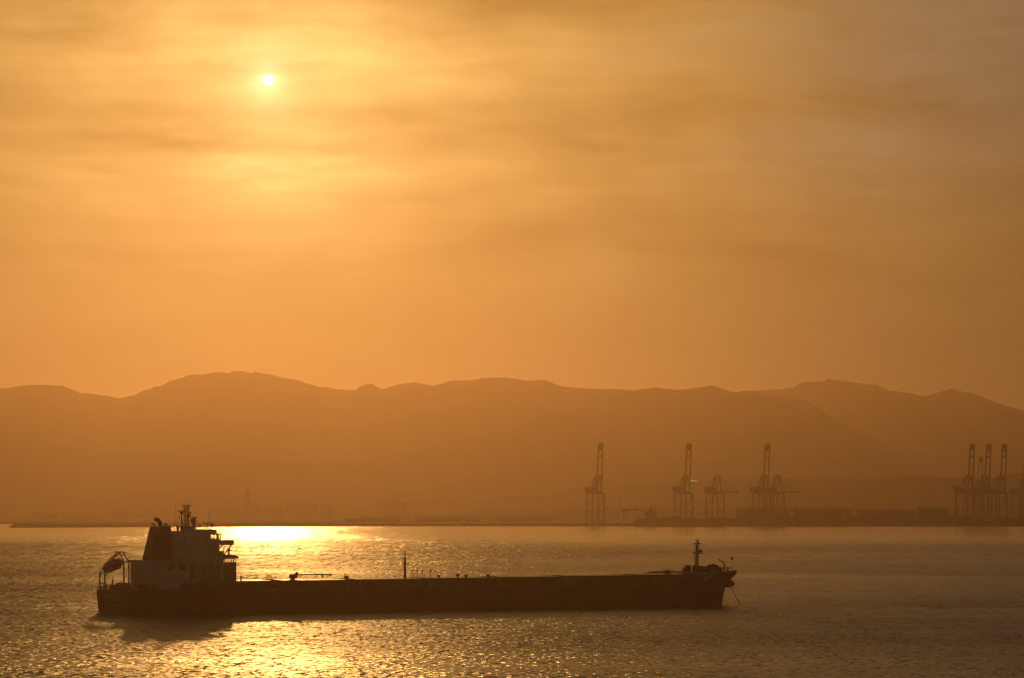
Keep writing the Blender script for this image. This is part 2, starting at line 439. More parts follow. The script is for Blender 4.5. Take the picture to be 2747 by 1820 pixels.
def make_crane(boom_up=True):
    """ship-to-shore crane; +x is the water side, y runs along the quay"""
    r = empty('container_crane', (0, 0, 3.2))
    G, W_ = 28.0, 9.3
    mt = M['crane']
    for sx in (0, 1):
        for sy in (-1, 1):
            x = sx * G
            lg = MB().beam((x, sy * W_, 1.8), (x, sy * (W_ - 0.8), 44.5), 2.1, 2.5).build('leg', mt, r)
            MB().box(x - 1.2, x + 1.2, sy * W_ - 3.6, sy * W_ + 3.6, 0, 1.9).build('wheel_bogie', M['dark'], lg)
    for sx in (0, 1):
        MB().beam((sx * G, -W_, 4.5), (sx * G, W_, 4.5), 1.5, 2.2).build('sill_beam', mt, r)
        MB().beam((sx * G, -W_ + .5, 44.6), (sx * G, W_ - .5, 44.6), 1.8, 2.6).build('portal_beam', mt, r)
    for sy in (-1, 1):
        MB().beam((0, sy * (W_ - .3), 18), (G, sy * (W_ - .3), 18), 1.2, 1.7).build('side_beam', mt, r)
        MB().tube((0, sy * (W_ - .3), 19), (G, sy * (W_ - .8), 43.4), 0.5, 0.5, 6).build('diagonal_brace', mt, r)
        MB().beam((-20, sy * 3.6, 46.6), (G + 3, sy * 3.6, 46.6), 1.2, 2.4).build('girder', mt, r)
    mh = MB().box(-17, 2, -6.2, 6.2, 48.0, 54.2).build('machinery_house', mt, r)
    MB().box(-17.6, 2.6, -6.8, 6.8, 54.2, 54.7).build('roof', M['grey'], mh)
    MB().box(G + 4, G + 8, 5.0, 8.0, 39.5, 42.6).build('operator_cab', M['grey'], r)
    # apex frame
    ax = G - 3
    for sy in (-1, 1):
        MB().beam((G, sy * 5.2, 46), (ax, sy * 3.2, 70), 1.5, 1.8).build('mast_leg', mt, r)
        MB().beam((6, sy * 5.2, 46), (ax - 2, sy * 3.2, 69), 1.2, 1.4).build('mast_strut', mt, r)
        MB().tube((-19, sy * 3.6, 47.6), (ax - 1, sy * 3.2, 70.5), 0.38, 0.38, 6).build('back_stay', mt, r)
    MB().box(ax - 2.2, ax + 2.0, -4.4, 4.4, 68.8, 71.4).build('mast_head', mt, r)
    # boom
    hinge = Vector((G + 3.5, 0, 46.8)); Lb = 70.0
    ang = R(84) if boom_up else R(0)
    dv = Vector((math.cos(ang), 0, math.sin(ang)))
    bm_ = None
    for sy in (-1, 1):
        o = MB().beam(hinge + Vector((0, sy * 3.6, 0)), hinge + dv * Lb + Vector((0, sy * 3.6 * (0.9), 0)), 1.75, 2.3).build('boom_girder', mt, r)
        bm_ = o
        if boom_up:
            a = hinge + dv * 27 + Vector((0, sy * 3.4, 0))
            MB().tube((ax + 1, sy * 3.0, 70), a, 0.35, 0.35, 6).build('fore_stay', mt, r)
        else:
            for dd in (34, 62):
                MB().tube((ax + 1, sy * 3.0, 70.5), hinge + dv * dd + Vector((0, sy * 3.4, 1)), 0.33, 0.33, 6).build('fore_stay', mt, r)
    for dd in (0.5, 22, 52.5):
        a = hinge + dv * dd
        MB().beam(a + Vector((0, -3.4, 0)), a + Vector((0, 3.4, 0)), 1.7, 2.2).build('boom_tie', mt, r)
    a, b = hinge + dv * (Lb - 9.5), hinge + dv * (Lb + 1.6)
    MB().beam(a, b, 7.2, 2.0).build('boom_tip_platform', mt, r)
    return r
crane_up = make_crane(True)
crane_dn = make_crane(False)
CR = -R(90 - 17)
def place_crane(proto, px, Y, label, group, used=[]):
    o = proto if proto not in used else copy_tree(proto)
    if o is proto: used.append(proto)
    c = Vector((math.cos(CR), math.sin(CR))) * 14.0
    o.location = (xa(px, Y) - c.x, Y - c.y, 3.2); o.rotation_euler = (0, 0, CR)
    o.name = 'container_crane'
    tag(o, label, 'crane', group)
    return o
GU, GD = 'container cranes with booms raised', 'container cranes with booms lowered'
place_crane(crane_up, 1597, 5490, 'tall container crane with raised boom standing alone, leftmost on the quay', GU)
place_crane(crane_up, 1833, 5490, 'raised boom container crane behind the dark moored vessel', GU)
place_crane(crane_up, 2043, 5500, 'raised boom crane touching a lowered boom crane at its right', GU)
place_crane(crane_dn, 1918, 5500, 'lowered boom crane standing alone between two raised boom cranes', GD)
place_crane(crane_dn, 2080, 5520, 'lowered boom crane close against the right side of a raised boom crane', GD)
place_crane(crane_up, 2590, 5530, 'left one of three raised boom cranes crowded at the right', GU)
place_crane(crane_up, 2634, 5540, 'middle one of three raised boom cranes crowded at the right', GU)
place_crane(crane_up, 2676, 5550, 'right one of three raised boom cranes crowded at the right', GU)
place_crane(crane_up, 2617, 7050, 'smaller distant raised boom crane between the crowded cranes at the right', GU)
place_crane(crane_up, 2738, 6350, 'raised boom crane cut off by the right edge of the picture', GU)

# lit floodlights beside the second tall crane
fl = empty('floodlight_mast', (xa(1861, 5600), 5600, 3.2)); tag(fl, 'tall floodlight mast with lit lamps behind the second raised boom crane', 'light mast')
zt = za(1291, 5600) - 3.2
MB().tube((0, 0, 0), (0, 0, zt), 0.45, 0.22, 8).build('pole', M['grey'], fl)
MB().beam((-5.2, 0, zt), (5.2, 0, zt), 0.5, 0.5).build('head_frame', M['grey'], fl)
for dx in (-4.4, -2.3, 1.5, 3.3):
    MB().box(dx - .3, dx + .3, -0.75, -0.3, zt - .1, zt + .4).build('lamp', M['lamp'], fl)

def moored_ship():
    Y = 5400.0
    x0 = xa(1700, Y); r = empty('moored_vessel', (x0, Y, 0)); tag(r, 'dark moored vessel lying at the quay under the cranes', 'ship')
    L = xa(1935, Y) - x0
    top = [(0, 9.5), (6, 11.5), (26, 12.0), (L - 22, 10.8), (L - 2, 13.2)]
    pts = [(3, -1), (0, 4)] + top + [(L + 2, 13.2), (L - 5, -1)]
    me = MB(); n = len(pts)
    vs = []
    for y in (-9, -10, 10, 9):
        for p in pts: vs.append((p[0], y, p[1]))
    fs = [tuple(range(n)), tuple(range(4 * n - 1, 3 * n - 1, -1))]
    for k in range(3):
        fs += [(k*n + i, k*n + n + i, k*n + n + (i+1) % n, k*n + (i+1) % n) for i in range(n)]
    me.add(vs, fs).build('hull', M['dark'], r)
    h = MB().box(16, 33, -8, 8, 11.5, 22).box(19, 31, -9, 9, 22, 25.5).build('deckhouse', M['grey'], r)
    MB().box(20.5, 29.5, -9.06, -9.0, 23, 24.8).build('window', M['glass'], h)
    MB().tube((25, 0, 25), (25, 0, 29), 1.8, 1.5, 10).build('funnel', M['dark'], r)
    MB().tube((31, 0, 24), (31, 0, 36), 0.5, 0.25, 6).build('mast', M['dark'], r)
    for k in range(3): MB().box(38 + k * 17, 51 + k * 17, -7, 7, 10.5, 13.8 + (k % 2)).build('hatch_cover', M['rust'], r)
moored_ship()

def loader():
    Y = 5440.0
    r = empty('ship_loader', (xa(1668, Y), Y, 3.7)); tag(r, 'low gantry loader with level boom left of the moored vessel', 'loader')
    a = xa(1712, Y) - xa(1668, Y)
    for dx, dy in ((2, -3), (2, 3), (5.5, -3), (5.5, 3)):
        MB().beam((dx, dy, 0), (dx, dy, 18), 0.9, 0.9).build('leg', M['crane_red'], r)
    MB().beam((0, 0, 20), (a + 8, 0, 20.4), 3.2, 2.6).build('boom', M['crane_red'], r)
    MB().box(-0.5, 7.5, -3.5, 3.5, 17, 22).build('cabin', M['grey'], r)
    MB().tube((a - 3, 0, 21), (a - 3, 0, 27), 1.4, 0.6, 8).build('hopper', M['crane_red'], r)
loader()

def light_mast(px, Y, top, label):
    r = empty('light_mast', (xa(px, Y), Y, 3.2)); tag(r, label, 'light mast', 'unlit port light masts')
    h = za(top, Y) - 3.2
    MB().tube((0, 0, 0), (0, 0, h), 0.5, 0.25, 8).build('pole', M['grey'], r)
    MB().box(-2, 2, -.5, .5, h - .2, h + .7).build('head_frame', M['grey'], r)
light_mast(1661, 5520, 1340, 'thin unlit light mast just right of the leftmost crane')
light_mast(2225, 5700, 1330, 'thin unlit light mast over the low sheds right of the lowered boom cranes')
light_mast(2345, 5800, 1335, 'thin unlit light mast midway between the crane groups')
light_mast(2540, 5700, 1340, 'thin unlit light mast just left of the crowded cranes')

def shed(px0, px1, top, Y, label, depth=40, posts=0, mat='roofing'):
    x0, x1 = xa(px0, Y), xa(px1, Y); h = za(top, Y) - 3.2
    r = empty('port_shed', ((x0 + x1) / 2, Y, 3.2)); tag(r, label, 'shed', 'long sheds on the quay')
    L = (x1 - x0) / 2
    if posts:
        for k in range(posts):
            x = -L + 2 + k * (2 * L - 4) / (posts - 1)
            MB().box(x - .7, x + .7, 1, 2.4, 0, h - 5).build('post', M['concrete'], r)
        MB().box(-L + 2, L - 2, depth * .5, depth - 1, 0, h - 5).build('back_wall', M['roofing'], r)
    else:
        wl = MB().box(-L + .6, L - .6, 0.6, depth - .6, 0, h - 5).build('wall', M[mat], r)
        n = max(2, int(2 * L / 14))
        for k in range(n):
            x = -L + 4 + k * (2 * L - 8) / max(1, n - 1)
            MB().box(x - 2.2, x + 2.2, 0.50, 0.6, 0, min(6, h - 6)).build('door', M['dark'], wl)
    MB().add([(-L, 0, h - 5), (L, 0, h - 5), (L, depth, h - 5), (-L, depth, h - 5), (-L, 0, h - 3.6), (L, 0, h - 3.6), (L, depth, h - 3.6), (-L, depth, h - 3.6), (-L, depth/2, h), (L, depth/2, h)],
             [(3,2,1,0),(0,1,5,4),(2,3,7,6),(4,5,9,8),(6,7,8,9),(1,2,6,9,5),(3,0,4,8,7)]).build('roof', M['roofing'], r)
shed(1975, 2120, 1362, 5580, 'long dark shed with open front behind the lowered boom cranes', 50, 9)
shed(2130, 2290, 1363, 5600, 'long low shed right of the lowered boom cranes', 50, 8)
shed(2300, 2455, 1366, 5620, 'long low shed in the gap between the two crane groups', 50, 0)
shed(2465, 2552, 1361, 5560, 'broad roofed shed next to the crowded cranes', 46, 6)
shed(1110, 1290, 1386, 6100, 'faint long shed on the shore left of the leftmost crane', 40, 0)
shed(1320, 1480, 1388, 6200, 'faint low shed near the leftmost crane', 40, 0)
shed(925, 1075, 1390, 6000, 'faint low shed on the shore right of the ship superstructure', 40, 0)

stack_meshes = []
for k in range(6):
    m = MB(); rr = random.Random(k)
    for i in range(5):
        hgt = rr.choice((2, 3, 4, 4, 5))
        for j in range(hgt):
            o = rr.uniform(-.15, .15)
            m.box(i * 12.5 - 31 + o, i * 12.5 - 18.9 + o, -6, 6, j * 2.62, j * 2.62 + 2.56)
    me = m.mesh('container_stack'); me.materials.append(M['stack'] if k % 2 else M['stack_blue']); stack_meshes.append(me)
ordw = ['first', 'second', 'third', 'fourth', 'fifth', 'sixth', 'seventh', 'eighth', 'ninth', 'tenth', 'eleventh', 'twelfth', 'last']
for k, px in enumerate((1962, 2018, 2082, 2140, 2205, 2262, 2330, 2395, 2452, 2520, 2585, 2650, 2722)):
    Y = random.uniform(5505, 5545)
    o = link('container_stack', stack_meshes[k % 6]); o.location = (xa(px, Y), Y, 3.2)
    tag(o, 'low block of stacked shipping containers on the quay edge, %s from the left' % ordw[k], 'container stack', 'container stacks on the quay')

def far_building(px0, px1, top, Y, label, cat='building', tower=False):
    x0, x1 = xa(px0, Y), xa(px1, Y); h = za(top, Y) - 1.5; L = (x1 - x0) / 2
    r = empty('tower_building' if tower else 'shore_building', ((x0 + x1) / 2, Y, 1.5)); tag(r, label, cat, None if tower else 'faint buildings along the far shore')
    if tower:
        MB().box(-L, L, -9, 9, 0, h * .72).build('wall', M['plaster'], r)
        MB().box(-L * .6, L * .6, -6, 6, h * .72, h * .9).build('upper_wall', M['plaster'], r)
        MB().tube((0, 0, h * .9), (0, 0, h), 4, .4, 8).build('spire', M['roofing'], r)
    else:
        MB().box(-L, L, -14, 14, 0, h - 1).build('wall', M['plaster'], r)
        MB().box(-L - .6, L + .6, -14.6, 14.6, h - 1, h).build('roof', M['roofing'], r)
far_building(655, 673, 1310, 7900, 'faint distant tower on the far shore right of the ship mast', 'tower', True)
bl = [(300, 345, 1372), (350, 420, 1378), (560, 600, 1368), (610, 650, 1364), (676, 700, 1352), (705, 760, 1360), (770, 850, 1351), (862, 890, 1356), (1030, 1090, 1346), (960, 1020, 1362), (1180, 1235, 1358), (90, 150, 1378), (170, 250, 1381)]
where = ['left of the funnel', 'just left of the funnel top', 'right of the bridge roof', 'left of the faint tower', 'touching the faint tower', 'right of the faint tower',
         'long and low, right of the faint tower', 'small, above the bright water', 'highest of the low blocks at mid picture', 'low, at mid picture', 'low, left of the leftmost crane', 'low, above the breakwater end', 'long, above the breakwater']
for (a, b, c), wh in zip(bl, where): far_building(a, b, c, random.uniform(7750, 8100), 'faint hazy building on the far shore, ' + wh)

# ------------------------------------------------------------------ the bulk carrier
PSI = R(28)
AX, AY = math.cos(PSI), math.sin(PSI)
C0 = Vector((-121.6, 1134.5, 0))
ship = empty('bulk_carrier', C0, PSI)
tag(ship, 'large dark red bulk carrier at anchor, seen against the light', 'ship')
def q(px, py, t):
    """photograph pixel -> ship point (s along, t athwart, z up) on the plane t"""
    k = (px - CX) / FPX
    s = (k * (C0.y + AX * t) - C0.x + AY * t) / (AX - AY * k)
    Y = C0.y + AY * s + AX * t
    return Vector((s, t, CAM_H - (py - HY) / FPX * Y))
L_OA = 222.0
# hull: lofted stations
def hb_deck(s):
    if s < 22: return 13.0 + 3.0 * math.sin(s / 22 * math.pi / 2)
    if s < 176: return 16.0
    u = (s - 176) / (L_OA - 176)
    return 16.0 * max(0.0, 1 - u ** 2.6) ** 0.62
def hb_water(s):
    if s < 30: return 12.5 + 3.5 * math.sin(s / 30 * math.pi / 2)
    if s < 172: return 16.0
    u = min(1.0, (s - 172) / (216.5 - 172))
    return 16.0 * max(0.0, 1 - u ** 2.2) ** 0.75
def deck_z(s):
    if s < 186: return 7.3
    if s < 198: return 7.3 + 2.9 * (s - 186) / 12
    return 10.2 + 0.7 * ((s - 198) / 24) ** 1.5
def stem_s(f):      # f 0 waterline .. 1 deck
    return 216.6 + 1.2 * f + 4.6 * f ** 3.2
stations = [0, 3, 7, 12, 18, 24, 34, 60, 100, 140, 170, 178, 186, 190, 194, 198, 203, 208, 212, 215, 217.5, 219.5, 221, L_OA]
lev = [-0.25, 0.0, 0.25, 0.5, 0.75, 1.0]
vs, fs = [], []
for s in stations:
    for sd in (-1, 1):
        for f in lev:
            g = max(0.0, f)
            dz = deck_z(s); z = f * dz if f >= 0 else -2.0
            smax = stem_s(g)
            # squeeze the bow stations so that each level ends on the stem line
            ss = s if s < 176 else 176 + (s - 176) * (smax - 176) / (L_OA - 176)
            b = hb_water(min(ss, 216.5)) * (1 - g ** 1.6) + hb_deck(s) * g ** 1.6
            if s == L_OA: b = 0.12
            if s == 0: ss = (1 - g) ** 2 * 0.5
            vs.append((ss, sd * b, z))
nl = len(lev)
def vid(i, k, j): return (i * 2 + k) * nl + j
for i in range(len(stations) - 1):
    for k in (0, 1):
        for j in range(nl - 1):
            fs.append((vid(i, k, j), vid(i + 1, k, j), vid(i + 1, k, j + 1), vid(i, k, j + 1)))
    fs.append((vid(i, 0, 0), vid(i + 1, 0, 0), vid(i + 1, 1, 0), vid(i, 1, 0)))
for j in range(nl - 1):
    fs.append((vid(0, 0, j), vid(0, 1, j), vid(0, 1, j + 1), vid(0, 0, j + 1)))
    e = len(stations) - 1
    fs.append((vid(e, 0, j), vid(e, 1, j), vid(e, 1, j + 1), vid(e, 0, j + 1)))
hull = MB().add(vs, fs).build('hull', M['hull'], ship)
for p in hull.data.polygons: p.use_smooth = True
hull.data.set_sharp_from_angle(angle=R(35)) if hasattr(hull.data, 'set_sharp_from_angle') else None
# deck sheet
vs = []; n = len(stations)
for s in stations: vs += [(s, -hb_deck(s) + .05, deck_z(s) - .02), (s, hb_deck(s) - .05, deck_z(s) - .02)]
vs[-1] = (L_OA - .2, .05, deck_z(L_OA) - .02); vs[-2] = (L_OA - .2, -.05, deck_z(L_OA) - .02)
MB().add(vs, [(2*i, 2*i+2, 2*i+3, 2*i+1) for i in range(n - 1)]).build('deck', M['deck'], ship)
# rubbing strake and draught marks
st = MB()
pts = [(s, -hb_deck(s) - 0.02, 6.95) for s in (34, 60, 100, 140, 170, 178, 184)]
for a, b in zip(pts[:-1], pts[1:]): st.beam(a, b, 0.16, 0.3)
st.build('sheer_strake', M['hull'], hull)
# bow bulwark with its pale face
def side_strip(s0, s1, z0f, z1f, out=0.03, n=10, sd=-1):
    vs = []; fs = []
    for i in range(n + 1):
        s = s0 + (s1 - s0) * i / n
        for z in (z0f(s), z1f(s)): vs.append((s, sd * (hb_deck(s) + out), z))
    for i in range(n): fs.append((2*i, 2*i+2, 2*i+3, 2*i+1))
    return vs, fs
for sd in (-1, 1):
    b = MB()
    for out in (0.02, -0.22):
        v_, f_ = side_strip(184.0, 218.5, lambda s: deck_z(s) - .35, lambda s: max(8.3, deck_z(s) + 0.85) if s > 187 else 8.3, out, 24, sd)
        b.add(v_, f_)
    b.build('bulwark', M['hull'], ship)
v_, f_ = [], []
def hull_b(s, z):
    g = min(1.0, max(0.0, z / deck_z(s)))
    return hb_water(min(s, 216.5)) * (1 - g ** 1.6) + hb_deck(s) * g ** 1.6
def on_hull(px, py, out):
    t_ = -15.0
    for _ in range(25):
        p = q(px, py, t_); t_ = 0.5 * t_ - 0.5 * (hull_b(p.x, p.z) + out)
    return p
cols = [1852 + 3.65 * k for k in range(21)]
low_ = [(1852, 1538), (1880, 1543), (1891, 1560), (1925, 1537.5)]
for out in (0.3, 0.1):
    for px in cols:
        v_ += [tuple(on_hull(px, 1536, out)), tuple(on_hull(px, interp(low_, px), out))]
n = len(cols)
f_ = [(2*i, 2*i+1, 2*i+3, 2*i+2) for i in range(n - 1)] + [(2*n+2*i, 2*n+2*i+2, 2*n+2*i+3, 2*n+2*i+1) for i in range(n - 1)]
f_ += [(2*i, 2*i+2, 2*n+2*i+2, 2*n+2*i) for i in range(n - 1)] + [(2*i+1, 2*n+2*i+1, 2*n+2*i+3, 2*i+3) for i in range(n - 1)]
wm = MB().add(v_, f_).build('bow_flash', M['white'], ship)
tag(wm, 'pale painted flash on the bow flare')
# side screens beside the house
for sd in (-1, 1):
    b = MB(); v0 = q(478, 1560, -16).x; v1 = 44.0
    b.add([(v0, sd*15.9, 7.2), (v0 + 1.5, sd*15.9, 9.6), (v1 - 6, sd*15.9, 9.6), (v1, sd*15.9, 7.2), (v0, sd*15.7, 7.2), (v0 + 1.5, sd*15.7, 9.6), (v1 - 6, sd*15.7, 9.6), (v1, sd*15.7, 7.2)],
          [(0,1,2,3),(7,6,5,4),(0,4,5,1),(1,5,6,2),(2,6,7,3)])
    b.build('side_screen', M['hull'], ship)
    MB().box(v0 + 1.5, v1 - 6, sd*15.8 - .12, sd*15.8 + .12, 9.6, 9.85).build('screen_cap', M['white'], ship)
# faded name rows on the transom (illegible)
for row, (y0, y1, z0, z1, nn) in enumerate(((-9.5, 5.5, 5.05, 5.75, 13), (-5.5, 2.5, 3.9, 4.5, 8), (-3, .8, 2.55, 2.95, 4))):
    b = MB(); stp = (y1 - y0) / nn
    for i in range(nn):
        y = y0 + i * stp; zc = (z0 + z1) / 2
        xo = (1 - zc / 7.3) ** 2 * 0.5
        b.box(xo - .05, xo + .06, y + .08, y + stp - .2, z0, z1)
    b.build('name_lettering', M['letter'], hull)

# hatches
tn = -8.7
gaps = [(612, 727), (762, 938), (957, 1137), (1149, 1327), (1345, 1510), (1524, 1699), (1714, 1842)]
tops = [1557, 1555, 1552, 1549, 1546, 1543, 1540]
for i, ((a, b), ty) in enumerate(zip(gaps, tops)):
    s0, s1 = q(a, ty, tn).x, q(b, ty, tn).x
    if i == 0: s0 = max(s0, 38.3)
    s1 -= 0.0
    zt = q((a + b) / 2, ty, tn).z
    h = empty('hatch', (s0, 0, 7.3)); h.parent = ship
    H = zt - 7.3
    ln = s1 - s0
    MB().box(0, ln, -8.4, 8.4, 0, H - 1.1).build('coaming', M['deck'], h)
    npan = 4
    for k in range(npan):
        a0 = k * ln / npan
        x0_, x1_ = a0 + .05, a0 + ln / npan - .05; zz = H - .20
        MB().add([(x, y, z) for x in (x0_, x1_) for y, z in ((-8.9, H - 1.1), (-8.9, zz), (0, H), (8.9, zz), (8.9, H - 1.1))], [(0,1,2,3,4),(9,8,7,6,5),(0,5,6,1),(1,6,7,2),(2,7,8,3),(3,8,9,4),(4,9,5,0)]).build('cover_panel', M['hatch'], h)
    for k in range(7):
        x = .8 + k * (ln - 1.6) / 6
        for sd in (-1, 1): MB().box(x - .08, x + .08, sd * 8.4 - .35, sd * 8.4 + .35, 0, H - 1.2).build('coaming_stay', M['deck'], h)
    # hydraulic gear and vents between hatches
    g0 = s1 + 1.6
    if i < 6:
        dg = MB().box(s1 + 2.2, s1 + 4.2, -3, -1, 7.28, 8.6).box(s1 + 3.0, s1 + 5.0, 2, 5, 7.28, 8.9)
        dg.tube((s1 + 3, -7, 7.28), (s1 + 3, -7, 9.2), .35).ball((s1 + 3, -7, 9.3), .6, sz=.5)
        dg.build('deck_gear', M['rust'], ship)

# main deck rail on both sides
def rail(pts, h=1.05, name='railing', mat='rust', posts=2.2, r=0.035, parent=ship):
    b = MB()
    for a, c in zip(pts[:-1], pts[1:]):
        a, c = Vector(a), Vector(c)
        for k in (0.35, 0.7, 1.0):
            b.tube(a + Vector((0, 0, h * k)), c + Vector((0, 0, h * k)), r, r, 4)
        n = max(1, int((c - a).length / posts))
        for i in range(n + 1):
            p = a.lerp(c, i / n); b.tube(p, p + Vector((0, 0, h)), r * 1.2, r * 1.2, 4)
    return b.build(name, M[mat], parent)
for sd in (-1, 1):
    rail([(s, sd * (hb_deck(s) - .15), 7.3) for s in (46, 80, 120, 160, 183)])
    rail([(.2, sd * 12.7, 7.3), (12, sd * 14.9, 7.3), (21, sd * 15.7, 7.3)])
rail([(.2, -12.7, 7.3), (.2, 12.7, 7.3)])

# accommodation -------------------------------------------------------------
house = empty('superstructure', (0, 0, 7.3)); house.parent = ship
def hbld(mb, name, mat, smooth=False, par=None):
    o = mb.build(name, M[mat], par or house, smooth)
    if par is None: o.location = (0, 0, -7.3)
    return o
low = hbld(MB().box(10.6, 31.8, -11.5, 11.5, 7.28, 16.1), 'lower_house', 'white')
hbld(MB().box(10.2, 32.1, -12.3, 12.3, 16.1, 16.3), 'boat_deck', 'white')
up1 = hbld(MB().box(18.4, 32.0, -11.4, 11.4, 16.3, 19.0), 'upper_house', 'white')
hbld(MB().box(18.1, 32.3, -11.7, 11.7, 19.0, 19.15), 'deck_edge', 'white')
up2 = hbld(MB().box(18.4, 30.9, -10.4, 10.4, 19.15, 21.7), 'upper_house', 'white')
hbld(MB().box(18.2, 31.4, -10.7, 10.7, 21.7, 21.85), 'deck_edge', 'white')
up3 = hbld(MB().box(18.6, 26.0, -9.4, 9.4, 21.85, 24.3), 'upper_house', 'white')
# wheelhouse: posts, sill wall and roof leave the windows open to see through
wx0, wx1, wy = 26.0, 31.9, 9.2
hbld(MB().box(wx0, wx1, -wy, wy, 21.85, 22.9), 'wheelhouse_wall', 'white')
b = MB()
for sd in (-1, 1):
    for x in (26.1, 27.3, 28.5, 29.7, 30.8, 31.75): b.box(x - .14, x + .14, sd * wy - .12, sd * wy + .12, 22.9, 24.1)
for k in range(13): y = -wy + k * 2 * wy / 12; b.box(wx1 - .25, wx1, y - .14, y + .14, 22.9, 24.1)
hbld(b, 'window_posts', 'white')
b = MB().box(26.05, 28.4, -wy + .3, wy - .3, 22.9, 24.1); hbld(b, 'chart_room', 'white')
hbld(MB().box(wx0 - .2, wx1 + .5, -wy - .4, wy + .4, 24.1, 24.5), 'wheelhouse_roof', 'white')
hbld(MB().box(25.5, 31.2, -7.4, 7.4, 24.5, 25.7), 'roof_screen', 'white')
# bridge wings
for sd in (-1, 1):
    y0, y1 = sorted((sd * 9.2, sd * 16.2))
    hbld(MB().box(29.0, 33.2, y0, y1, 21.0, 21.3), 'bridge_wing', 'white')
    b = MB(); b.box(29.0, 29.15, y0, y1, 21.3, 22.5).box(33.05, 33.2, y0, y1, 21.3, 22.5)
    ye = sd * 16.2; b.box(29.15, 33.05, min(ye, ye - sd * .15), max(ye, ye - sd * .15), 21.3, 22.5)
    hbld(b, 'wing_bulwark', 'white')
    hbld(MB().beam((32.4, sd * 15.8, 21.0), (31.6, sd * 11.6, 17.6), .28, .28), 'wing_strut', 'white')
    hbld(MB().beam((29.6, sd * 15.8, 21.0), (29.6, sd * 10.4, 19.2), .28, .28), 'wing_strut', 'white')
    hbld(MB().beam((31.7, sd * 12.2, 21.0), (31.7, sd * 11.5, 18.9), .2, .2), 'wing_strut', 'white')
    hbld(MB().tube((31.5, sd * 15.4, 22.5), (31.5, sd * 15.4, 23.2), .07).ball((31.5, sd * 15.4, 23.3), .22), 'compass_repeater', 'dark')
# forward block with open gallery
fb = MB().box(32.0, 36.2, -11.2, 11.2, 7.28, 15.6)
hbld(fb, 'front_house', 'buff')
b = MB()
for x in (32.2, 33.0, 33.8, 34.6, 35.4, 36.0):
    for sd in (-1, 1): b.box(x - .1, x + .1, sd * 11.1 - .08, sd * 11.1 + .08, 15.6, 16.75)
for k in range(12): y = -11.1 + k * 22.2 / 11; b.box(35.95, 36.1, y - .1, y + .1, 15.6, 16.75)
hbld(b, 'gallery_posts', 'buff')
hbld(MB().prism([(32.0, 16.75), (36.4, 16.75), (36.9, 17.0), (36.6, 17.5), (35.6, 17.95), (32.0, 17.95)], -11.5, 11.5), 'gallery_roof', 'buff')
hbld(MB().tube((35, -8, 17.9), (35, -8, 19.1), .12).ball((35, -8, 19.4), .55).box(35.2, 36.3, -8.2, -7.8, 19.2, 19.45).ball((35.9, -6, 18.4), .35, sz=1.5), 'searchlight', 'dark')
# windows and doors on the near and far sides, aft face
wmesh = MB().box(-.2, .2, -.05, .05, -.25, .25).mesh('window'); wmesh.materials.append(M['blind'])
for sd in (-1, 1):
    for z, yy, xs in ((17.8, 11.4, [19.5, 21.3, 23.1, 24.9, 26.7, 28.5, 30.3]), (20.5, 10.4, [19.6, 21.6, 23.6, 25.6, 27.6, 29.6]), (23.2, 9.4, [20, 22, 24]), (14.4, 11.5, [30.4]), (11.2, 11.5, [13, 15.2, 17.4])):
        for x in xs:
            o = link('window', wmesh, None, house); o.location = (x, sd * yy, z - 7.3)
    # big louvred engine casing openings, side recess and ladder on the lower house
    for x in (14.5, 18.0): hbld(MB().box(x - 1.1, x + 1.1, sd * 11.5 - .07, sd * 11.5 + .07, 13.3, 15.2), 'louvre', 'rust')
    hbld(MB().box(20.6, 22.0, sd * 11.5 - .08, sd * 11.5 + .08, 10.3, 15.5), 'side_door', 'rust')
    hbld(MB().box(23.2, 30.6, sd * 11.5 - .06, sd * 11.5 + .06, 10.4, 15.3), 'side_recess', 'buff')
    for z in (10.3, 13.0, 15.5): hbld(MB().box(22.6, 31.8, min(sd * 11.5, sd * 12.5), max(sd * 11.5, sd * 12.5), z - .1, z + .1), 'side_gallery', 'white')
    for x in (23.0, 25.8, 28.6, 31.4): hbld(MB().box(x - .1, x + .1, sd * 12.4 - .1, sd * 12.4 + .1, 10.3, 15.5), 'gallery_pillar', 'white')
# rails on the decks
rail([(10.4, 12.1, 16.3), (10.4, -12.1, 16.3), (18, -12.1, 16.3)], 1.05, 'railing', 'rust', 1.6, .05)
rail([(18.4, -9, 24.3), (25.6, -9, 24.3)], 1.0, 'railing', 'white', 1.2, .04)
rail([(26.2, -9, 24.5), (32, -9, 24.5), (32, 9, 24.5)], 1.0, 'railing', 'white', 1.2, .04)
# funnel
fn = MB(); pr = [(11.0, 16.3), (18.0, 16.3), (17.9, 26.8), (15.0, 26.8), (13.6, 26.4)]
fn.prism(pr, -3.6, 3.6)
fun = fn.build('funnel', M['funnel'], ship, bevel=.35)
def bend(mb, pts, r): 
    for a, b in zip(pts[:-1], pts[1:]): mb.tube(a, b, r, r, 12)
    for p in pts[1:-1]: mb.ball(p, r * 1.0, nu=12, nv=8)
    return mb
a = q(430, 1412, 0).x
bend(MB(), [(a, 0, 26.5), (a, 0, 27.5), (a - .5, 0, 28.4), (a - 1.1, 0, 28.75), (a - 1.8, 0, 28.9)], .62).build('exhaust_uptake', M['dark'], fun, True)
bend(MB(), [(a - 1.6, 1.2, 26.3), (a - 1.6, 1.2, 27.4), (a - 2.4, 1.2, 27.5)], .2).build('exhaust_pipe', M['dark'], fun, True)
bend(MB(), [(a + .9, -1.2, 26.6), (a + .9, -1.2, 27.4), (a + 1.6, -1.2, 27.4), (a + 1.8, -1.2, 26.8)], .22).build('exhaust_pipe', M['dark'], fun, True)
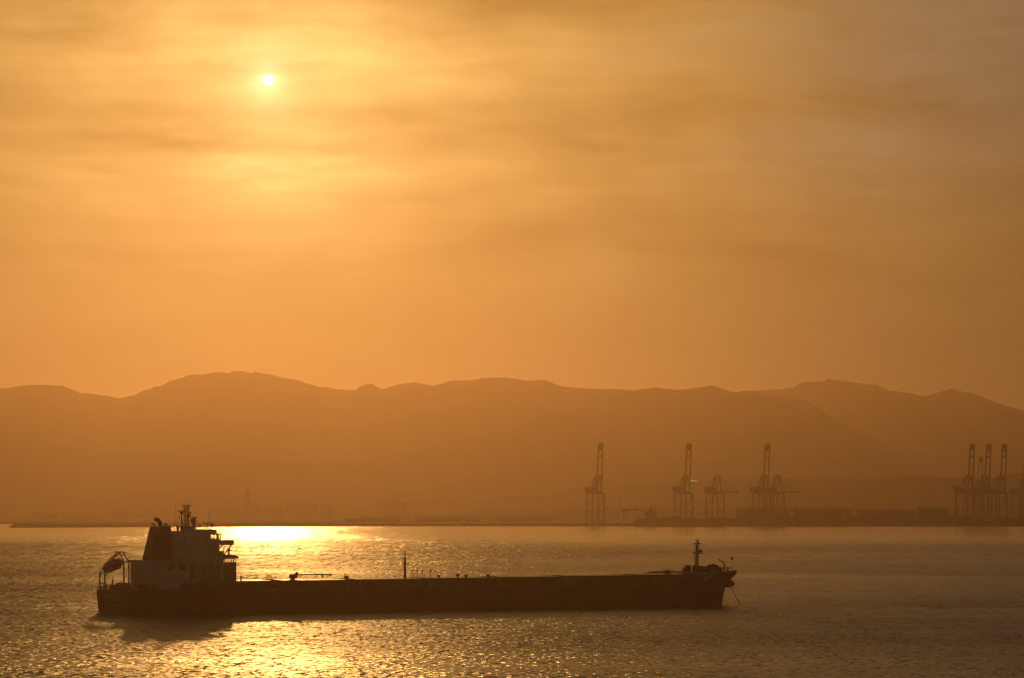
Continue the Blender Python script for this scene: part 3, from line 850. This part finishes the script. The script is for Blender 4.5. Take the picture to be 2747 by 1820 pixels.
# monkey island masts and aerials (pixel columns of the photograph give the positions along the ship)
def pole(name, px, y0, y1, t, r0, r1=None, mat='dark'):
    a, b = q(px, y0, t), q(px, y1, t)
    return MB().tube(a, b, r0, r1 or r0, 7).build(name, M[mat], ship)
ml = empty('signal_mast', q(500, 1428, 0)); ml.parent = ship
o0 = Vector(ml.location)
def mpart(mb, name, mat='dark'):
    mb.v = [tuple(Vector(p) - o0) for p in mb.v]
    return mb.build(name, M[mat], ml)
mpart(MB().box(o0.x - 1.4, o0.x + 1.6, -1.6, 1.6, o0.z - 1.2, o0.z + 1.6), 'mast_house', 'white')
mpart(MB().box(o0.x - 2.4, o0.x + 2.6, -2.4, 2.4, o0.z + 1.6, o0.z + 1.9), 'mast_platform')
for (px, t, top) in ((494, .7, 1354), (498, -.7, 1360), (502, .7, 1352), (506, -.7, 1356)):
    mpart(MB().tube(q(px, 1418, t), q(px, top, t), .17, .13, 6), 'mast_leg')
b = MB()
for yy in (1366, 1374, 1382, 1390, 1398, 1406, 1413):
    pA, pB, pC, pD = q(494, yy, .7), q(498, yy, -.7), q(506, yy, -.7), q(502, yy, .7)
    b.path([pA, pB, pC, pD, pA], .09, 5)
mpart(b, 'lattice')
b = MB().beam(q(489, 1358, 0), q(511, 1358, 0), 1.2, .18)
for px, t0 in ((488.5, 1349), (493, 1351), (497, 1347), (503, 1350), (508, 1350), (511, 1355)): b.tube(q(px, 1361 if px in (488.5, 511) else 1358, 0), q(px, t0, 0), .06, .05, 5)
b.tube(q(488.5, 1361, 0), q(494, 1366, 0), .06).tube(q(511, 1361, 0), q(506, 1366, 0), .06)
mpart(b, 'yard')
mpart(MB().box(*(lambda p: (p.x - .35, p.x + .45, -.4, .4, p.z - .5, p.z + .5))(q(505, 1384, 0))), 'mast_light')
mpart(MB().beam(q(504, 1377, -.5), q(511, 1377, -.5), .3, .2).beam(q(511, 1373, -.5), q(511.2, 1380, -.5), .25, .25), 'light_bracket')
mpart(MB().beam(q(500, 1395, -.7), q(514, 1395, -.7), .5, .18), 'light_bracket')
def radar(px, y0, yb, half, t, name='radar_scanner'):
    p = q(px, yb, t); g = q(px, y0, t)
    r = empty(name, g); r.parent = ship
    h = p.z - g.z
    MB().tube((0, 0, 0), (0, 0, h - .7), .22, .16, 8).build('post', M['dark'], r)
    MB().tube((.6, 0, 0), (0.05, 0, h - 1.2), .1, .1, 6).build('brace', M['dark'], r)
    MB().box(-.42, .42, -.42, .42, h - 1.0, h - .2).build('gearbox', M['dark'], r, bevel=.08)
    c, s_ = math.cos(-PSI), math.sin(-PSI)
    MB().beam((-half * c, -half * s_, h), (half * c, half * s_, h), .25, .26).build('scanner_bar', M['dark'], r)
radar(487, 1424, 1371, 1.35, -2)
radar(521, 1427, 1388, 1.1, -3)
def dome(px, y0, yc, rad, t, cap=False):
    g, p = q(px, y0, t), q(px, yc, t)
    r = empty('satellite_dome', g); r.parent = ship
    MB().tube((0, 0, 0), (0, 0, p.z - g.z), rad * .32, rad * .28, 8).build('pedestal', M['white'], r)
    MB().ball((0, 0, p.z - g.z), rad, sz=1.1).build('radome', M['white'], r, True)
dome(517.5, 1428, 1397.5, .78, 1)
dome(567.5, 1421, 1408.5, .62, -2)
dome(536.5, 1424, 1410.5, .32, -4)
pole('post', 532.5, 1424, 1405, -4.5, .06); MB().ball(q(532.5, 1405.5, -4.5), .16).build('post_lamp', M['dark'], ship)
tp = MB().tube(q(556, 1421, 0), q(556, 1402, 0), .13, .1).beam(q(545, 1404, 0), q(557, 1404, 0), .2, .18).tube(q(545, 1406, 0), q(545, 1401, 0), .1).tube(q(549, 1404, 0), q(549, 1401.5, 0), .08).ball(q(560, 1401.5, 0), .2).tube(q(557, 1404, 0), q(560, 1401.5, 0), .06)
tp.build('aerial_frame', M['dark'], ship)
for px, y0, y1, t, r_ in ((471.5, 1428, 1344, 2, .05), (467, 1430, 1395, -3, .05), (475.5, 1428, 1385, 3, .04), (561.5, 1421, 1375, 2, .045), (584, 1421, 1413, -3, .06), (578, 1421, 1416, -3, .09), (525, 1430, 1400, 3, .05), (541, 1424, 1412, 4, .04), (545, 1424, 1413, 5, .04), (530, 1432, 1412, -6, .04)):
    pole('whip_aerial', px, y0, y1, t, r_, r_ * .7)
MB().ball(q(481, 1388.5, 0), .16, sz=3.2).build('signal_shape', M['dark'], ship)
MB().ball(q(526.5, 1399, 0), .16, sz=3.0).build('signal_shape', M['dark'], ship)
MB().box(*(lambda p: (p.x - .3, p.x + .3, p.y - .3, p.y + .3, p.z - 1.6, p.z))(q(477, 1412, -4))).build('vent', M['dark'], ship)
# roof items left of the mast
hbld(MB().box(20.2, 25.4, -6.0, 6.0, 24.3, 25.2), 'roof_house', 'white')

# free-fall lifeboat on its ramp -----------------------------------------------
dv_ = empty('lifeboat_davit', (3.5, 7.7, 7.3)); dv_.parent = ship
O = Vector((3.5, 7.7, 7.3))
def dp(mb, name, mat='grey', smooth=False):
    mb.v = [tuple(Vector(p) - O) for p in mb.v]
    return mb.build(name, M[mat], dv_, smooth)
tf, tnr = 9.4, 6.0
A = {t: (q(px, 1537, t), q(px, 1587, t)) for t, px in ((tf, 267.5), (tnr, 281.5))}
B = {t: (q(px, 1508, t), q(px, 1587, t)) for t, px in ((tf, 332), (tnr, 346))}
for t in (tf, tnr):
    dp(MB().beam(Vector((A[t][1].x, t, 7.3)), A[t][0], .38, .38), 'davit_leg')
    dp(MB().beam(Vector((B[t][1].x, t, 7.3)), B[t][0], .38, .38), 'davit_leg')
    lowp = A[t][0]; hi = q(331 if t == tf else 345, 1508, t)
    dp(MB().beam(lowp + Vector((-.1, 0, 0)), Vector((lowp.x + 1.2, t, lowp.z + 1.4)), .22, .25), 'ramp_knee')
    dp(MB().beam(Vector((lowp.x, t, lowp.z - 1.4)), Vector((lowp.x + 1.1, t, lowp.z + .3)), .18, .18), 'ramp_knee')
    p1 = q(277 if t == tf else 283, 1519, t); p2 = q(314.5 if t == tf else 322, 1482, t)
    dp(MB().beam(p1, p2, .34, .4), 'launch_rail')
    p3 = q(320 if t == tf else 329, 1481, t)
    dp(MB().beam(p3, hi, .3, .34), 'rail_strut')
    dp(MB().beam(q(308 if t == tf else 314, 1490, t), q(317 if t == tf else 322, 1502, t), .16, .18), 'rail_strut')
    dp(MB().beam(q(324 if t == tf else 330, 1490, t), q(316 if t == tf else 322, 1500, t), .16, .18), 'rail_strut')
    dp(MB().beam(p2, p3, .3, .35), 'rail_head')
for px, py in ((315, 1481.5), (323, 1482), (332, 1482)):
    a = q(px, py, (tf + tnr) / 2); dp(MB().beam(a + Vector((0, -2.0, 0)), a + Vector((0, 2.0, 0)), .25, .3), 'cross_beam')
dp(MB().beam(B[tf][0], B[tnr][0], .22, .3), 'cross_beam'); dp(MB().beam(A[tf][0], A[tnr][0], .22, .25), 'cross_beam')
for z in (9.2,):
    dp(MB().tube((B[tf][1].x, tf, z), (B[tnr][1].x, tnr, z), .08), 'leg_tie'); dp(MB().tube((A[tf][1].x, tf, z), (A[tnr][1].x, tnr, z), .08), 'leg_tie')
dp(MB().tube((B[tf][1].x, tf, 9.4), (B[tnr][1].x, tnr, 15), .07).tube((B[tf][1].x, tf, 15), (B[tnr][1].x, tnr, 9.4), .07), 'leg_brace')
dp(MB().beam(B[tf][0], (10.4, tf, 16.1), .2, .3).beam(B[tnr][0], (10.4, tnr, 16.1), .2, .3), 'access_bridge')
dp(MB().path([B[tf][0] + Vector((0, 0, 1.1)), (10.4, tf, 17.2)], .06).tube(B[tf][0], B[tf][0] + Vector((0, 0, 1.2)), .06).tube((9, tf, 16), (9, tf, 17.2), .06), 'bridge_rail', 'rust')
# the boat: lofted body, nose down over the stern
tm = (tf + tnr) / 2
e0, e1 = q(279, 1534, tm), q(327, 1508, tm)
axb = (e1 - e0); Lb = axb.length; axb.normalize(); sdv = Vector((0, 1, 0)); upb = axb.cross(sdv) * -1
if upb.z < 0: upb = -upb
sec = [(-.02, .15, .2, -.05), (.06, .8, .85, -.5), (.2, 1.15, 1.15, -.95), (.45, 1.3, 1.35, -1.1), (.7, 1.3, 1.4, -1.05), (.88, 1.2, 1.35, -.85), (.97, .95, 1.0, -.6), (1.0, .5, .5, -.3)]
vs, fs = [], []; NS = 14
for u, hw, top, bot in sec:
    c = e0 + axb * (u * Lb)
    for i in range(NS):
        a = 2 * math.pi * i / NS; ca, sa = math.cos(a), math.sin(a)
        y = hw * 1.12 * (abs(ca) ** .75) * (1 if ca > 0 else -1)
        zz = 1.18 * (top if sa > 0 else -bot) * (abs(sa) ** .8) * (1 if sa > 0 else -1)
        vs.append(c + sdv * y + upb * zz)
for k in range(len(sec) - 1):
    fs += [(k*NS + i, k*NS + (i+1) % NS, (k+1)*NS + (i+1) % NS, (k+1)*NS + i) for i in range(NS)]
fs += [tuple(range(NS)), tuple(range(len(sec)*NS - 1, (len(sec)-1)*NS - 1, -1))]
lb = empty('lifeboat', e0); tag(lb, 'orange free fall lifeboat on a sloping ramp over the ship stern', 'lifeboat')
lb.parent = None
def lp(mb, name, mat, smooth=True):
    mb.v = [tuple(Vector(p) - e0) for p in mb.v]
    return mb.build(name, M[mat], lb, smooth)
lp(MB().add(vs, fs), 'boat_hull', 'orange')
cc = e0 + axb * (.72 * Lb) + upb * 1.5
lp(MB().ball(cc, .75, 1.1, 1.0, .7), 'steering_dome', 'orange')
cc = e0 + axb * (.07 * Lb) + upb * 1.0; lp(MB().beam(cc - axb * .35, cc + axb * .35, 1.3, .7), 'bow_fitting', 'dark', False)
cc = e0 + axb * (.62 * Lb) - upb * 1.3; lp(MB().beam(cc - axb * .2, cc + axb * 1.2, .5, .4).ball(cc + axb * 1.2, .4), 'propeller_guard', 'dark')
lp(MB().beam(e0 + axb * .5 + sdv * -1.32, e0 + axb * (Lb * .95) + sdv * -1.32, .12, .18), 'fender_strip', 'white', False)
lb.location = C0 + Matrix.Rotation(PSI, 3, 'Z') @ e0; lb.rotation_euler = (0, 0, PSI)

# poop deck gear: mooring winches, reels, bollards, ensign staff
def winch(s, t, z, k=1.0, drum=1.0, name='mooring_winch'):
    r = empty(name, (s, t, z)); r.parent = ship
    MB().box(-1.2*k, 1.2*k, -1.6*k, 1.6*k, 0, .35*k).build('bedplate', M['rust'], r)
    MB().tube((0, -1.3*k, 1.0*k), (0, .9*k, 1.0*k), .55*k*drum, n=12).build('drum', M['rust'], r)
    for y in (-1.35, -.2, .95): MB().tube((0, y*k - .06, 1.0*k), (0, y*k + .06, 1.0*k), .95*k*drum, n=14).build('flange', M['dark'], r)
    MB().box(-.6*k, .7*k, 1.05*k, 1.8*k, .3*k, 1.7*k).build('gearbox', M['rust'], r, bevel=.08)
    return r
winch(3.2, 1.5, 7.3, 1.15); winch(3.4, -2.6, 7.3, 1.1); winch(6.5, -4.5, 7.3, 1.0); winch(2.6, 6.0, 7.3, .8)
for s, t in ((1.2, 11), (1.6, 3.5), (1.6, -6), (5, -11.5), (8.5, -12.3), (1.2, 9)):
    b = MB()
    for dd in (-.5, .5): b.tube((s + dd, t, 7.3), (s + dd, t, 8.2), .25, .25, 10).tube((s + dd, t, 8.15), (s + dd, t, 8.3), .32, .32, 10)
    b.box(s - .9, s + .9, t - .35, t + .35, 7.3, 7.4)
    b.build('bollard', M['rust'], ship)
es = MB().tube(q(304, 1585, 0), q(304, 1543, 0), .07, .05, 6); es.build('ensign_staff', M['dark'], ship)
fg = q(304, 1546, 0); MB().add([fg, fg + Vector((0, 0, -3.4)), fg + Vector((-.55, .15, -3.0)), fg + Vector((-.45, .1, -1.6))] + [Vector((0, .06, 0)) + v for v in (fg, fg + Vector((0, 0, -3.4)), fg + Vector((-.55, .15, -3.0)), fg + Vector((-.45, .1, -1.6)))], [(0,1,2,3),(7,6,5,4),(0,4,5,1),(1,5,6,2),(2,6,7,3),(3,7,4,0)]).build('furled_flag', M['orange'], ship)
MB().box(8.2, 10.2, -11, -6, 7.3, 9.2).box(8.6, 10.0, -4, 4, 7.3, 8.8).build('deck_locker', M['rust'], ship)

# main deck fittings ------------------------------------------------------------
MB().tube(q(646.5, 1562, -12), q(646.5, 1547, -12), .28, .24).ball(q(646.5, 1547.5, -12), .3).build('vent_post', M['rust'], ship)
for px in (716, 719.5, 724, 727): pole('ladder_post', px, 1558, 1546 - (px == 724) * 2, -6, .07, mat='rust')
pA = q(716, 1547, -6); pB = q(727, 1545, -6); MB().tube(pA, pB, .06).tube(pA - Vector((0,0,.7)), pB - Vector((0,0,.7)), .05).build('ladder_rail', M['rust'], ship)
# provision crane stowed along the deck
pc = empty('deck_crane', q(785, 1556, -2)); pc.parent = ship; o1 = Vector(pc.location)
def cp(mb, name, mat='dark'):
    mb.v = [tuple(Vector(p) - o1) for p in mb.v]; return mb.build(name, M[mat], pc)
cp(MB().tube(q(785, 1558, -2), q(785, 1544, -2), .75, .65, 12), 'pedestal', 'rust')
cp(MB().box(*(lambda p: (p.x - .9, p.x + 1.1, -3.0, -1.0, p.z - .9, p.z + .3))(q(786, 1543.5, -2))), 'crane_house', 'rust')
cp(MB().beam(q(788, 1542.5, -2), q(888, 1541.5, -2), .5, .42), 'jib', 'rust')
cp(MB().ball(q(796, 1540, -2), .55), 'sheave', 'rust')
cp(MB().tube(q(803, 1551, -2), q(812, 1543, -2), .12), 'jib_strut', 'rust')
cp(MB().beam(q(865, 1550, -2), q(865, 1542, -2), .5, .35), 'jib_rest', 'rust')
cp(MB().box(*(lambda p: (p.x - .3, p.x + .3, -2.3, -1.7, p.z - .45, p.z + .2))(q(886.5, 1541.5, -2))), 'hook_block', 'orange')
for px in (923.5, 926, 930, 935): pole('ladder_post', px, 1554, 1540, -5, .07, mat='rust')
MB().tube(q(923.5, 1541, -5), q(935, 1541, -5), .06).tube(q(923.5, 1546, -5), q(935, 1546, -5), .06).box(*(lambda p: (p.x - .5, p.x + .5, -5.3, -4.7, p.z - .4, p.z + .3))(q(929.5, 1549, -5))).build('ladder_rail', M['rust'], ship)
# midship mast
mm = empty('midship_mast', q(1086, 1552, 0)); mm.parent = ship; o2 = Vector(mm.location)
def mp_(mb, name, mat='dark'):
    mb.v = [tuple(Vector(p) - o2) for p in mb.v]; return mb.build(name, M[mat], mm)
mp_(MB().tube(q(1086, 1560, 0), q(1086, 1495, 0), .46, .36, 12), 'post')
mp_(MB().tube(q(1086.3, 1496, 0), q(1086.6, 1475, 0), .2, .07, 8), 'topmast')
mp_(MB().ball(q(1086.4, 1487, 0), .24, sz=2), 'mast_light')
mp_(MB().beam(q(1080, 1513, 0), q(1094, 1513, 0), 1.0, .16).beam(q(1090, 1513, 0), q(1098, 1511.5, 0), .3, .3), 'crosstree')
mp_(MB().path([q(1080, 1495, 0), q(1080, 1540, 0)], .05, 5).tube(q(1080, 1500, 0), q(1086, 1497, 0), .05), 'ladder')
for px in (1105, 1119, 1133, 1155):
    b = MB().tube(q(px, 1553, -3), q(px, 1531, -3), .13, .1, 6); p = q(px, 1531, -3)
    b.box(p.x - .35, p.x + .35, -3.2, -2.8, p.z - .2, p.z + .15); b.build('deck_lamp_post', M['dark'], ship)
for px, y0, y1 in ((1110, 1552, 1540), (1125, 1552, 1541), (1138, 1552, 1542)): pole('vent_pipe', px, y0, y1, -5, .09, mat='rust')
for px, y0, y1 in ((1177, 1550, 1545), (1228, 1548, 1543), (1250, 1548, 1545), (1309, 1546, 1543.5)):
    a, b_ = q(px, y0 + 4, -4), q(px, y1, -4)
    MB().tube(a, b_, .3, .25, 10).ball(b_, .62, sz=.6).build('mushroom_vent', M['rust'], ship)
# forecastle --------------------------------------------------------------------
fm = empty('foremast', q(1868, 1532, 0)); fm.parent = ship; o3 = Vector(fm.location)
def fp(mb, name, mat='grey'):
    mb.v = [tuple(Vector(p) - o3) for p in mb.v]; return mb.build(name, M[mat], fm)
fp(MB().tube(q(1869, 1540, 0), q(1870, 1458, 0), .72, .5, 14), 'post', 'white')
fp(MB().box(*(lambda p: (p.x - .9, p.x + 1.0, -1, 1, p.z - .1, p.z + .15))(q(1871, 1459, 0))), 'top_platform', 'dark')
fp(MB().tube(q(1872, 1460, 0), q(1872.5, 1443, 0), .22, .06, 8).ball(q(1872, 1454, 0), .38).box(*(lambda p: (p.x - .6, p.x, -.2, .2, p.z - .15, p.z + .15))(q(1870, 1450, 0))), 'topmast', 'dark')
fp(MB().box(*(lambda p: (p.x - .1, p.x + 1.6, -1.0, 1.0, p.z - .12, p.z + .1))(q(1874, 1485, 0))).box(*(lambda p: (p.x - .4, p.x + .4, -.4, .4, p.z, p.z + .9))(q(1879, 1483, 0))).tube(q(1875, 1488, 0), q(1881, 1480, 0), .12), 'light_platform', 'dark')
fp(MB().tube(q(1866, 1486, 0), q(1859, 1482, 0), .14).ball(q(1860, 1483, 0), .28), 'light_bracket', 'dark')
fp(MB().path([q(1863.5, 1459, 0), q(1862.5, 1525, 0)], .05, 5).path([q(1878, 1460, 0), q(1880, 1480, 0)], .03, 5), 'ladder', 'dark')
fd = lambda s: deck_z(s)
# casing and stores on the forecastle, rising towards the bow
s0 = q(1806, 1535, 0).x
MB().prism([(s0 - 2, 7.4), (s0 + 1, 10.9), (213, 11.3), (213, 10.0), (s0 + 8, 7.4)], -6, 6).build('forecastle_casing', M['deck'], ship)
for (x0_, x1_, yt, yb, t0, t1) in ((1831, 1838, 1523, 1535, -3, 3), (1838, 1848, 1517, 1535, -2.5, 2.5), (1856, 1884, 1519, 1535, -3.5, 3), (1860, 1868, 1516, 1524, -2, 2)):
    a, b_ = q(x0_, yt, 0), q(x1_, yt, 0); zb = q(x0_, yb, 0).z
    MB().box(a.x + abs(t0) * .25, b_.x - abs(t1) * .25 + .8, t0 * .5, t1 * .5, zb - .6, a.z).build('deck_house', M['rust'], ship, bevel=.15)
MB().tube(q(1851, 1533, -1), q(1851, 1518, -1), .15).ball(q(1851, 1519.5, -1), .28).tube(q(1858, 1533, -2), q(1858, 1520, -2), .12).build('vent_pipe', M['rust'], ship)
winch(q(1898, 1528, 0).x, -2.5, 10.2, 1.25, 1.15, 'windlass'); winch(q(1913, 1526, 0).x, 0.5, 10.2, 1.5, 1.25, 'windlass'); winch(q(1905, 1528, 0).x, 3.5, 10.2, 1.3, 1.1, 'windlass')
b = MB(); c = q(1914, 1524, -1.5)
for i in range(20):
    a0, a1 = 2*math.pi*i/20, 2*math.pi*(i+1)/20
    b.tube(c + Vector((1.25*math.cos(a0), 0, 1.25*math.sin(a0))), c + Vector((1.25*math.cos(a1), 0, 1.25*math.sin(a1))), .14, .14, 6)
for i in range(4): a0 = math.pi*i/4; b.tube(c - Vector((1.2*math.cos(a0), 0, 1.2*math.sin(a0))), c + Vector((1.2*math.cos(a0), 0, 1.2*math.sin(a0))), .07, .07, 5)
b.build('chain_wheel', M['rust'], ship)
for px in (1926, 1931, 1936, 1952): 
    p = q(px, 1528, -1); MB().tube(Vector((p.x, -1, 10.2)), Vector((p.x, -1, p.z + .6)), .3, .3, 10).tube(Vector((p.x, -1, p.z + .5)), Vector((p.x, -1, p.z + .7)), .4, .4, 10).build('bollard', M['rust'], ship)
bc = empty('bow_crane', q(1943, 1530, 0)); bc.parent = ship; o4 = Vector(bc.location)
def bp(mb, name):
    mb.v = [tuple(Vector(p) - o4) for p in mb.v]; return mb.build(name, M['dark'], bc)
bp(MB().tube(q(1943, 1532, 0), q(1943.5, 1512, 0), .26, .2, 10), 'post'); bp(MB().beam(q(1944.5, 1511, 0), q(1925.5, 1500, 0), .24, .26), 'jib'); bp(MB().tube(q(1942, 1518, 0), q(1936, 1507, 0), .08), 'jib_ram')
js = MB().tube(q(1965.5, 1528, 0), q(1965.5, 1490, 0), .07, .05, 6).tube(q(1962.5, 1501, 0), q(1962.5, 1492, 0), .05, .05, 6).box(*(lambda p: (p.x - .5, p.x + .4, -.2, .2, p.z - .3, p.z + .3))(q(1964, 1499, 0))); js.build('jackstaff', M['dark'], ship)
rail([q(1940, 1530, -2.5), q(1955, 1529, -1.5), q(1966, 1528, -.5)], 1.1, 'railing', 'rust', 1.2, .05)
rail([q(1779, 1537, -4), q(1790, 1537, -4), q(1806, 1534, -4)], 1.3, 'railing', 'rust', 1.4, .05)
MB().box(*(lambda p: (p.x - .9, p.x + .7, -5, -3.6, p.z - 1.5, p.z + .3))(q(1790, 1533, -4))).build('deck_gear', M['rust'], ship)
MB().beam(q(1970, 1529.5, 0), q(1981, 1530.5, 0), .12, .12).build('bow_chock', M['dark'], ship)
# anchor bolster, anchor, chain
ab = q(1957, 1565, -1.2)
MB().ball(ab + Vector((-.5, 0, 0)), 1.55, 1.1, .9, .95).box(ab.x - 4.5, ab.x + .3, -1.9, -.1, ab.z - 1.35, ab.z - .3).build('anchor_bolster', M['hull'], ship, True)
an = MB().tube(ab + Vector((.2, -.6, -.2)), ab + Vector((1.1, -.6, -.9)), .3).ball(ab + Vector((.9, -.9, -.3)), .55, 1, 1, 1.3); an.build('anchor', M['dark'], ship, True)
c0, c1 = q(1961, 1573, -1.2), q(1988, 1626, -1.2)
ch = MB(); nn = 44
for i in range(nn):
    f0, f1 = i / nn, (i + 1.25) / nn
    sag = lambda f: Vector((0, 0, -0.35 * math.sin(math.pi * f)))
    p0, p1 = c0.lerp(c1, f0) + sag(f0), c0.lerp(c1, f1) + sag(f1)
    off = Vector((0, .1, 0)) if i % 2 else Vector((.1, 0, .05))
    ch.tube(p0 + off, p1 + off, .06, .06, 5).tube(p0 - off, p1 - off, .06, .06, 5)
ch.build('anchor_chain', M['rust'], ship)
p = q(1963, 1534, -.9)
MB().ball(p, .17).build('bow_glint', M['lamp'], ship)  # glowing ball added for a glint of sunlight at the bow, not a lamp

# ------------------------------------------------------------------ haze
hz = bpy.data.materials.new('haze_air'); hz.use_nodes = True
t = NT(hz.node_tree)
pv = t.node('ShaderNodeVolumePrincipled')
pv.inputs['Color'].default_value = (0.95, 0.67, 0.45, 1)
pv.inputs['Density'].default_value = 0.000082
pv.inputs['Anisotropy'].default_value = 0.855
t.l.new(pv.outputs[0], t.node('ShaderNodeOutputMaterial').inputs['Volume'])
haze = MB().box(-17000, 17000, -500, 18500, -40, 530).build('haze', hz)
tag(haze, kind='stuff')
